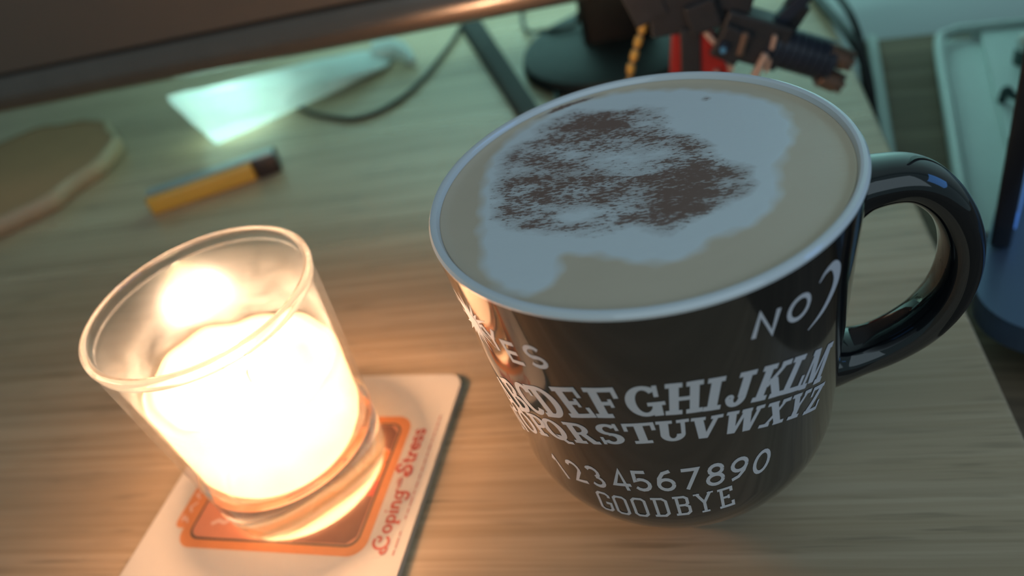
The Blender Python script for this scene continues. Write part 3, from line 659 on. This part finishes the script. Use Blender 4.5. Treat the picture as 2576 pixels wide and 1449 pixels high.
# glossy rounded lower bezel
cv = []; cf_ = []; segs = [(0.0085, 0.0), (0.0030, 0.0002), (0.0002, 0.0022), (-0.0006, 0.0060), (-0.0002, 0.0105), (0.0012, 0.0145), (0.0032, 0.0178), (0.0060, 0.0190), (0.0085, 0.0190)]
for x in (-0.31, 0.31):
    for y, zz in segs: cv.append((x, y, zz))
ns = len(segs)
for i in range(ns - 1): cf_.append((i, i + 1, ns + i + 1, ns + i))
cf_ += [tuple(range(ns)), tuple(range(ns, 2 * ns)), (0, ns - 1, 2 * ns - 1, ns)]
mesh('lower_bezel', cv, cf_, plain('glossy_bezel', (0.20, 0.155, 0.130), 0.26, metal=0.8, coat=0.2), mon, auto=0.7)['label'] = 'glossy dark lower bezel'
box('stand_column', (0.044, 0.030, 0.40), (0.222, 0.098, 0.1385), M_black, mon, bev=0.006)
lathe('stand_foot', [(0.0, 0.0), (0.060, 0.0), (0.0615, 0.002), (0.060, 0.0075), (0.052, 0.011), (0.0, 0.013)], plain('dark_foot', (0.015, 0.018, 0.018), 0.5, spec=0.3), mon, n=72).location = (0.222, 0.098, -MZ0)
led = box('led_strip', (0.50, 0.004, 0.008), (0.0, 0.031, 0.25), emis('teal_led', (0.2, 0.95, 0.72), 3.0), mon, bev=0.001); led['label'] = 'glowing teal light strip on the back'

M_bar = plain('dark_metal_bar', (0.030, 0.027, 0.025), 0.6, spec=0.25)
bar = tag(mesh('metal_bar', [Vector(p) for p in ((-0.1585, 0.535, 0), (-0.1435, 0.535, 0), (-0.0700, 0.345, 0), (-0.0800, 0.345, 0), (-0.1560, 0.535, 0.006), (-0.1435, 0.535, 0.009), (-0.0700, 0.345, 0.009), (-0.0785, 0.345, 0.006))],
          [(0, 1, 2, 3), (4, 5, 6, 7), (0, 1, 5, 4), (1, 2, 6, 5), (2, 3, 7, 6), (3, 0, 4, 7)], M_bar, smooth=False), 'dark flat metal bar lying slanted behind the mug, left of the round monitor foot', 'bar')
cab = tube('cable', [(-0.148, 0.60, 0.0015), (-0.1555, 0.55, 0.0015), (-0.1578, 0.5105, 0.0015), (-0.1613, 0.4856, 0.0015), (-0.1676, 0.4518, 0.0015), (-0.1756, 0.4297, 0.0015), (-0.1855, 0.4172, 0.0015), (-0.1971, 0.4118, 0.0015), (-0.2083, 0.4133, 0.0015), (-0.2249, 0.4221, 0.0015), (-0.2397, 0.4322, 0.0015), (-0.26, 0.455, 0.0015), (-0.27, 0.50, 0.0015)], 0.0014, M_cable, n=10)
tag(cab, 'thin dark cable curling across the desk below the monitor', 'cable', 'black cables on the desk')
c2 = tube('cable', [(-0.1075, 0.60, 0.0013), (-0.112, 0.545, 0.0013), (-0.108, 0.515, 0.0013), (-0.100, 0.493, 0.004), (-0.088, 0.474, 0.0105), (-0.078, 0.466, 0.013), (-0.066, 0.464, 0.0145), (-0.0625, 0.464, 0.022)], 0.0013, M_cable, n=10)
tag(c2, 'thin black cable looping over the round monitor foot', 'cable', 'black cables on the desk')
c3 = tube('cable', [(-0.0755, 0.41, 0.0013), (-0.0735, 0.392, 0.0013), (-0.0708, 0.37, 0.0013), (-0.066, 0.34, 0.0013)], 0.0019, M_cable, n=10)
tag(c3, 'short straight black cable just behind the mug rim', 'cable', 'black cables on the desk')

# white crumpled packet with an open left end, teal LED at the opening
pk_m = NT('crumpled_white_plastic'); k = pk_m; vv = k.obj()
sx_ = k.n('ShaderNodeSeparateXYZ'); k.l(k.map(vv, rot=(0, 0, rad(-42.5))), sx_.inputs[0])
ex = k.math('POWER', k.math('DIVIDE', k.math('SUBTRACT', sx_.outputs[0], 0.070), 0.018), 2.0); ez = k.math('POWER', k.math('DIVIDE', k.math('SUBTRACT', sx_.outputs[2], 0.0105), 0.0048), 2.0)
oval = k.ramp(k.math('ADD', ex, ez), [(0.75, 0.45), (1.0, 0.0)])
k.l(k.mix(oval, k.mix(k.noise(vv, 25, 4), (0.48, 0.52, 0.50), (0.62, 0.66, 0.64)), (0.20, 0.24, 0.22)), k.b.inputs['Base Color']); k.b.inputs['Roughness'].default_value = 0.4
tl = k.n('ShaderNodeBsdfTranslucent'); tl.inputs[0].default_value = (0.8, 0.85, 0.82, 1); ms = k.n('ShaderNodeMixShader'); ms.inputs[0].default_value = 0.35; k.l(k.b.outputs[0], ms.inputs[1]); k.l(tl.outputs[0], ms.inputs[2]); k.l(ms.outputs[0], k.out.inputs[0])
k.bump(k.noise(k.map(vv, (14, 60, 60), rot=(0, 0, rad(40))), 1.0, 3, 0.5, 0.6), 0.3, 0.002)
A = Vector((-0.2920, 0.3940, 0)); B = Vector((-0.1946, 0.4834, 0)); ax = (B - A).normalized(); sd = Vector((-ax.y, ax.x, 0))
packet = thing('packet', (A.x, A.y, 0), 'crumpled white packet glowing teal at its near end, lying below the monitor', 'packet')
pv = []; pf = []; nn, mm = 28, 22
for j in range(mm + 1):
    t = j / mm; h = 0.030 * (1 - t) ** 0.9 + 0.005; w = 0.026 * (1 - t) ** 0.4 + 0.016 * t
    for i in range(nn):
        a = 2 * PI * i / nn; c, s = math.cos(a), math.sin(a)
        wob = 1 + 0.05 * math.sin(3 * a + 5 * t) + 0.04 * math.sin(7 * a - 9 * t)
        y = math.copysign(abs(c) ** 0.9, c) * w * wob * (1 - 0.35 * max(0, s)); z = (math.copysign(abs(s) ** 0.8, s) * 0.5 + 0.5) * h * wob
        z = max(0.0, z)
        p = ax * (t * 0.135) + sd * y + sd * 0.026
        if j == 0: p -= ax * (0.006 * s)
        pv.append((p.x, p.y, z))
for j in range(mm):
    for i in range(nn): pf.append((j * nn + i, j * nn + (i + 1) % nn, (j + 1) * nn + (i + 1) % nn, (j + 1) * nn + i))
pf.append(tuple(range(nn)))
pm = mesh('wrapper', pv, pf, pk_m.m, packet, auto=2.5)
sol = pm.modifiers.new('s', 'SOLIDIFY'); sol.thickness = 0.0006
tip = tube('twisted_end', [ax * 0.131 + sd * 0.022 + Vector((0, 0, 0.006)), ax * 0.141 + sd * 0.012 + Vector((0, 0, 0.008)), ax * 0.143 - sd * 0.000 + Vector((0, 0, 0.006)), ax * 0.141 - sd * 0.012 + Vector((0, 0, 0.003))], lambda q: 0.006 * (1 - q) + 0.0025, pk_m.m, packet, n=10)
ledm = emis('led_glow', (0.55, 1.0, 0.9), 30)
puck = thing('led_light', (-0.2900, 0.4400, 0.0006), 'tiny glowing teal light shining inside the near end of the white packet', 'light')
box('stem', (0.005, 0.005, 0.008), (0, 0, 0.004), M_black, puck, bev=0.001)
box('bulb', (0.006, 0.004, 0.010), (0, 0, 0.014), ledm, puck, rot=(0, rad(-25), 0), bev=0.002)

# yellow and dark lighter
yel = thing('lighter', (-0.2690, 0.3520, 0.0), 'slim yellow-orange lighter with a dark end lying on the desk', 'lighter', rz=rad(23))
M_yel = plain('yellow_plastic', (0.62, 0.33, 0.045), 0.22, coat=0.5, var=0.04)
box('body', (0.062, 0.014, 0.0105), (-0.008, 0, 0.00525), M_yel, yel, bev=0.002)
box('cap', (0.014, 0.0142, 0.0107), (0.0305, 0, 0.00535), plain('dark_cap', (0.045, 0.028, 0.024), 0.3, metal=0.3), yel, bev=0.0015)['label'] = 'dark brown end'
box('top_sheen', (0.074, 0.0085, 0.0008), (-0.001, 0.001, 0.0110), plain('grey_sheen', (0.5, 0.52, 0.52), 0.3, metal=0.8), yel, bev=0.0003)['label'] = 'reflected sheen on the top, laid on as a grey sheet'  # thin grey sheet stands in for light reflected on the glossy top

# wood slice mat
ow = []
random.seed(3)
for i in range(90):
    a = 2 * PI * i / 90; r = 0.0665 + 0.0022 * math.sin(3 * a + 1.0) + 0.0016 * math.sin(7 * a) + 0.0011 * math.sin(13 * a + 2) + random.uniform(-0.0004, 0.0004)
    ow.append((r * math.cos(a) * 1.05, r * math.sin(a) * 1.12))
M_ws = plain('tan_cork', (0.40, 0.195, 0.085), 0.6, var=0.12, scale=40)
sl_ = thing('wood_slice', (-0.4470, 0.3930, 0), 'round tan wood slice mat with a wavy edge at the desk\'s left back', 'mat')
prism('slab', ow, 0.0, 0.0105, M_ws, sl_, smooth=True)
n = len(ow)
rv = [(x * k_, y * k_, zz) for k_, zz in ((1.0, 0.0003), (1.028, 0.001), (1.035, 0.006), (1.022, 0.0105), (0.985, 0.0112)) for x, y in ow]
rf = [(j * n + i, j * n + (i + 1) % n, (j + 1) * n + (i + 1) % n, (j + 1) * n + i) for j in range(4) for i in range(n)]
mesh('bark_edge', rv, rf, plain('pale_bark', (0.40, 0.27, 0.16), 0.6, var=0.15, scale=50, bump=0.3), sl_)['label'] = 'paler wavy edge'

# ------------------------------------------------------------------ toy robot behind the mug (shapes laid out in x/z at y = 0.325)
ROB = Vector((0.004, 0.326, 0))
robot = thing('toy_robot', ROB, 'dark toy robot with red skirt armour and a multi-barrel gun behind the mug', 'toy')
M_rk = plain('dark_toy_plastic', (0.027, 0.026, 0.030), 0.4, var=0.3, scale=180)
M_rn = plain('navy_toy_plastic', (0.020, 0.026, 0.045), 0.4)
M_rr = plain('red_toy_plastic', (0.36, 0.022, 0.020), 0.35)
M_rg = plain('gold_toy_plastic', (0.62, 0.34, 0.07), 0.35, metal=0.2)
M_rc = plain('copper_toy_metal', (0.62, 0.42, 0.34), 0.35, metal=0.3)
M_rb = plain('brown_metal', (0.20, 0.13, 0.10), 0.38, metal=0.5)
def pose(x, z, ang=0, y=0.0): return Matrix.Translation(Vector((x - ROB.x, y, z))) @ Matrix.Rotation(-rad(ang), 4, 'Y')
def rbox(name, size, x, z, ang, mat, y=0.0, bev=0.0006, par=None):
    bm = bmesh.new(); box_bm(bm, *size, M=pose(x, z, ang, y), bev=bev)
    me = bpy.data.meshes.new(name); bm.to_mesh(me); bm.free(); return link(name, me, mat, par or robot, smooth=False)
def rcyl(name, r, L, x, z, ang, mat, y=0.0, n=16, axis='X', rings=None):
    """turned piece along local X"""
    pr = rings or [(0, -L / 2), (r * 0.92, -L / 2), (r, -L / 2 + r * 0.1), (r, L / 2 - r * 0.1), (r * 0.92, L / 2), (0, L / 2)]
    v = []; f = []; Mt = pose(x, z, ang, y)
    for rr, q in pr:
        for i in range(n): a = 2 * PI * i / n; v.append(Mt @ (Vector((q, rr * math.cos(a), rr * math.sin(a))) if axis == 'X' else Vector((rr * math.cos(a), q, rr * math.sin(a)))))
    for j in range(len(pr) - 1):
        for i in range(n): f.append((j * n + i, j * n + (i + 1) % n, (j + 1) * n + (i + 1) % n, (j + 1) * n + i))
    return mesh(name, v, f, mat, robot, auto=0.6)
# feet, legs, hips, torso, head
for x, y in ((-0.006, 0.004), (0.012, -0.003)):
    rbox('foot', (0.012, 0.020, 0.006), x, 0.003, 0, M_rk, y)
    rbox('leg', (0.0075, 0.009, 0.034), x, 0.022, 0, M_rk, y)
rbox('hip', (0.018, 0.010, 0.008), 0.003, 0.042, 0, M_rk)
rbox('red_skirt', (0.0045, 0.012, 0.024), -0.0065, 0.0455, -8, M_rr, -0.002)
rbox('red_skirt', (0.0105, 0.003, 0.026), 0.0075, 0.0440, 16, M_rr, -0.007)
rbox('centre_skirt', (0.0080, 0.006, 0.030), -0.0005, 0.0445, -4, M_rk, -0.007)
rbox('trim_rod', (0.0022, 0.0022, 0.017), 0.0110, 0.0500, 33, M_rc, -0.0095)
rbox('torso', (0.030, 0.016, 0.022), 0.0000, 0.0685, 0, M_rk)
rbox('chest_plate', (0.012, 0.006, 0.012), 0.006, 0.0640, 12, M_rk, -0.009)
rbox('shoulder', (0.014, 0.016, 0.014), -0.016, 0.0720, 18, M_rk, -0.001)
rbox('shoulder', (0.014, 0.016, 0.014), 0.020, 0.0700, -18, M_rk, -0.001)
rbox('head', (0.010, 0.010, 0.010), 0.001, 0.0860, 0, M_rk)
# ammunition belt / gold cord
bp = catmull([(-0.0165, 0, 0.0700), (-0.0175, 0, 0.0635), (-0.0205, 0, 0.0570), (-0.0235, 0, 0.0500), (-0.0262, 0, 0.0430), (-0.0275, 0, 0.0350), (-0.0275, 0, 0.0270), (-0.0268, 0, 0.0190), (-0.025, 0, 0.0110), (-0.022, 0, 0.0035)], 6)
tube('cord', [p + Vector((-ROB.x, -0.004, 0)) for p in bp], 0.0011, M_rb, robot, n=8, sm=0)
for i in range(3, len(bp) - 1, 5):
    p, q = bp[i], bp[min(i + 2, len(bp) - 1)]; d = (q - p); ang = math.degrees(math.atan2(d.z, d.x))
    rcyl('gold_bead', 0.0018, 0.0052, p.x, p.z, ang, M_rg, -0.004, n=12, rings=[(0, -0.0026), (0.0011, -0.0026), (0.0018, -0.0016), (0.0018, 0.0016), (0.0011, 0.0026), (0, 0.0026)])
# small joints
rcyl('joint', 0.0014, 0.004, 0.0095, 0.0385, 0, M_rc, -0.009, axis='Y'); rcyl('joint', 0.0014, 0.004, 0.0155, 0.0400, 0, M_rc, -0.009, axis='Y')
rbox('gold_fitting', (0.0026, 0.004, 0.0060), 0.0135, 0.0335, -10, M_rg, -0.009)
# gun arm
GA = -27
rbox('gun_body', (0.028, 0.014, 0.019), 0.0245, 0.0500, GA, M_rk, -0.004, 0.0012)
rbox('gun_plate', (0.012, 0.003, 0.014), 0.0160, 0.0510, GA - 8, M_rk, -0.012, 0.0008)
rcyl('eye', 0.0024, 0.003, 0.0130, 0.0510, 0, M_rn, -0.014, axis='Y'); rcyl('eye_lens', 0.0012, 0.003, 0.0126, 0.0509, 0, plain('blue_lens', (0.10, 0.30, 0.50), 0.15), -0.0150, axis='Y')
rbox('copper_rod', (0.0028, 0.003, 0.0100), 0.0205, 0.0510, GA + 8, M_rb, -0.013, 0.001)
rbox('copper_rod', (0.0032, 0.003, 0.0135), 0.0262, 0.0395, GA - 2, M_rc, -0.0135, 0.0012)
rbox('copper_rod', (0.0018, 0.003, 0.0060), 0.0325, 0.0490, GA + 10, M_rc, -0.012, 0.0008)
rbox('copper_rod', (0.0018, 0.003, 0.0060), 0.0300, 0.0395, GA + 10, M_rc, -0.012, 0.0008)
rcyl('joint', 0.0019, 0.004, 0.0245, 0.0325, 0, M_rc, -0.012, axis='Y')
rings = [(0, -0.014)]
for i in range(9):
    q = -0.014 + i * 0.0033; rings += [(0.0084, q), (0.0084, q + 0.0022), (0.0076, q + 0.0024), (0.0076, q + 0.0031)]
rings += [(0.006, 0.0157), (0, 0.0157)]
rcyl('gun_barrel_housing', 0.008, 0.03, 0.0420, 0.0398, GA, M_rn, -0.004, n=20, rings=rings)
ux, uz = math.cos(rad(GA)), math.sin(rad(GA)); px_, pz_ = -uz, ux
for row_, (sx_2, sz_2) in enumerate(((0.0580, 0.0355), (0.0545, 0.0262))):
    rcyl('barrel_clamp', 0.0046, 0.0080, sx_2, sz_2, GA - 6, M_rb, -0.006, n=18)
    for q in range(5):
        a = 2 * PI * q / 5 + 0.3
        rcyl('barrel', 0.0013, 0.0120, sx_2 + px_ * 0.0028 * math.sin(a) + ux * 0.0003, sz_2 + pz_ * 0.0028 * math.sin(a), GA - 6, M_rb, -0.006 + 0.0028 * math.cos(a), n=10,
             rings=[(0.0006, 0.004), (0.0006, 0.0062), (0.0013, 0.0062), (0.0014, 0.0048), (0.0012, 0.0040), (0.0012, -0.0060), (0, -0.0060)])
# upper arm of the gun: forked strut
rbox('gun_arm', (0.022, 0.006, 0.0052), 0.0385, 0.0565, 40, M_rn, -0.004, 0.0008)
rbox('gun_arm', (0.013, 0.006, 0.0100), 0.0405, 0.0545, 55, M_rk, -0.002, 0.0015)
rbox('gun_arm_tip', (0.006, 0.005, 0.0050), 0.0440, 0.0640, 20, M_rk, -0.004, 0.0008)

# ------------------------------------------------------------------ cables and things on the right
cr1 = tube('cable', [(0.066, 0.56, 0.0025), (0.0705, 0.50, 0.0025), (0.0734, 0.4633, 0.003), (0.0770, 0.4314, 0.0035), (0.0810, 0.4083, 0.001), (0.0850, 0.398, -0.008), (0.0862, 0.3850, -0.020), (0.0860, 0.378, -0.040), (0.0860, 0.375, -0.08), (0.0860, 0.375, -0.2), (0.0860, 0.37, -0.4)], 0.0024, M_cable, n=12)
tag(cr1, 'thick black cable nearer the robot drooping over the desk\'s right edge', 'cable', 'black cables on the desk')
cr2 = tube('cable', [(0.076, 0.56, 0.0022), (0.0795, 0.50, 0.003), (0.0830, 0.465, 0.004), (0.0865, 0.440, 0.000), (0.0895, 0.425, -0.012), (0.0900, 0.415, -0.026), (0.0895, 0.410, -0.0405), (0.0890, 0.408, -0.09), (0.088, 0.408, -0.2), (0.088, 0.41, -0.4)], 0.0019, M_cable, n=12)
tag(cr2, 'thinner black cable drooping outermost past the desk\'s right edge', 'cable', 'black cables on the desk')

M_tray = plain('white_plastic', (0.62, 0.70, 0.67), 0.4, var=0.05)
tray = thing('tray', (0.1420, 0.4780, -0.045), 'pale plastic tray with raised rim on the side table behind the laptop', 'tray', rz=rad(-11.0))
TL, TW = 0.190, 0.16
box('base', (TW, TL, 0.004), (TW / 2, -TL / 2, 0.0025), M_tray, tray, bev=0.001)
ru = tube('rim', [(0.0, -TL, 0.0105), (0.0, -TL * 0.6, 0.0105), (0.0, -0.02, 0.0105), (0.006, -0.004, 0.0105), (0.022, 0.0, 0.0105), (TW * 0.6, 0.0, 0.0105), (TW, 0.0, 0.0105)], 0.0030, M_tray, tray, n=12)
box('side_wall', (0.003, TL - 0.014, 0.010), (0.0, -TL / 2 - 0.007, 0.0055), M_tray, tray, bev=0.0008)
box('side_wall', (TW - 0.018, 0.003, 0.010), (TW / 2 + 0.009, 0.0, 0.0055), M_tray, tray, bev=0.0008)
box('raised_floor', (TW - 0.020, TL - 0.004, 0.005), (TW / 2 + 0.012, -TL / 2 + 0.001, 0.0068), M_tray, tray, bev=0.0015)
M_dkp = plain('dark_peg', (0.05, 0.09, 0.085), 0.5)
peg = tag(tube('hook', [(0.1485, 0.3880, -0.0355), (0.1490, 0.3860, -0.028), (0.1520, 0.3840, -0.031), (0.1600, 0.3790, -0.0325), (0.1720, 0.3760, -0.0325)], 0.0020, M_dkp, n=10), 'small dark hooked clip lying on the pale tray', 'clip')
knob = thing('knob', (0.1730, 0.4260, -0.0355), 'small round pale knob standing on the tray behind the clip', 'knob')
lathe('knob_base', [(0, 0.0), (0.0075, 0.0), (0.0075, 0.006), (0.006, 0.008), (0, 0.008)], M_dkp, knob, n=32)
lathe('knob_cap', [(0, 0.008), (0.0068, 0.008), (0.0072, 0.012), (0.0058, 0.0155), (0.003, 0.0170), (0, 0.0173)], M_tray, knob, n=32)

# laptop at the right edge, its lid seen nearly edge-on
lap = thing('laptop', (0.0820, 0.2144, -0.0300), 'blue-grey laptop with a lit screen seen nearly edge-on at the right of the mug handle', 'laptop', rz=rad(-24.5))
M_alu = plain('blue_grey_metal', (0.10, 0.14, 0.21), 0.30, metal=0.5, var=0.04)
prism('laptop_base', rrect(0.0, 0.0, 0.23, 0.33, 0.022, 12), 0.0015, 0.0125, M_alu, lap)
prism('rubber_foot', rrect(0.012, 0.012, 0.22, 0.32, 0.012, 6), 0.0, 0.0015, M_black, lap)
M_bez = plain('dark_bezel', (0.010, 0.010, 0.014), 0.3, coat=0.2)
lidp = box('lid', (0.0065, 0.28, 0.20), (0.0045, 0.040 + 0.14, 0.014 + 0.10), M_bez, lap, bev=0.0012)
def screen_mat(name, c1, c2, st):
    k = NT(name); vv = k.obj()
    cc = k.ramp(k.noise(k.map(vv, (8, 9, 14)), 1.0, 1), [(0.42, c1), (0.58, c2)])
    e = k.n('ShaderNodeEmission'); k.l(cc, e.inputs[0]); e.inputs[1].default_value = st; k.l(e.outputs[0], k.out.inputs[0]); return k.m
box('display', (0.0005, 0.266, 0.180), (0.0034, 0.0, 0.002), screen_mat('screen_glow', (0.030, 0.060, 0.120), (0.050, 0.110, 0.230), 1.0), lidp, bev=0)['label'] = 'dim blue lit screen'
box('display_bar', (0.0006, 0.262, 0.006), (0.0035, -0.003, -0.092), screen_mat('screen_bar', (0.05, 0.16, 0.50), (0.07, 0.20, 0.60), 1.0), lidp, bev=0)['label'] = 'blue bar along the screen bottom'
box('hinge', (0.006, 0.20, 0.003), (0.0050, 0.18, 0.0135), M_bez, lap, bev=0.0008)
box('keyboard', (0.09, 0.26, 0.0006), (0.085, 0.165, 0.0126), M_bez, lap, bev=0.0002)
riser = thing('laptop_stand', (0.0820, 0.2144, -0.0450), 'flat black stand under the laptop\'s near end', 'stand', rz=rad(-24.5))
box('plate', (0.15, 0.055, 0.0020), (0.105, 0.0450, 0.0138), M_black, riser, bev=0.0006)
for dx in (0.045, 0.165): box('foot', (0.02, 0.045, 0.0126), (dx, 0.0450, 0.0064), M_black, riser, bev=0.001)
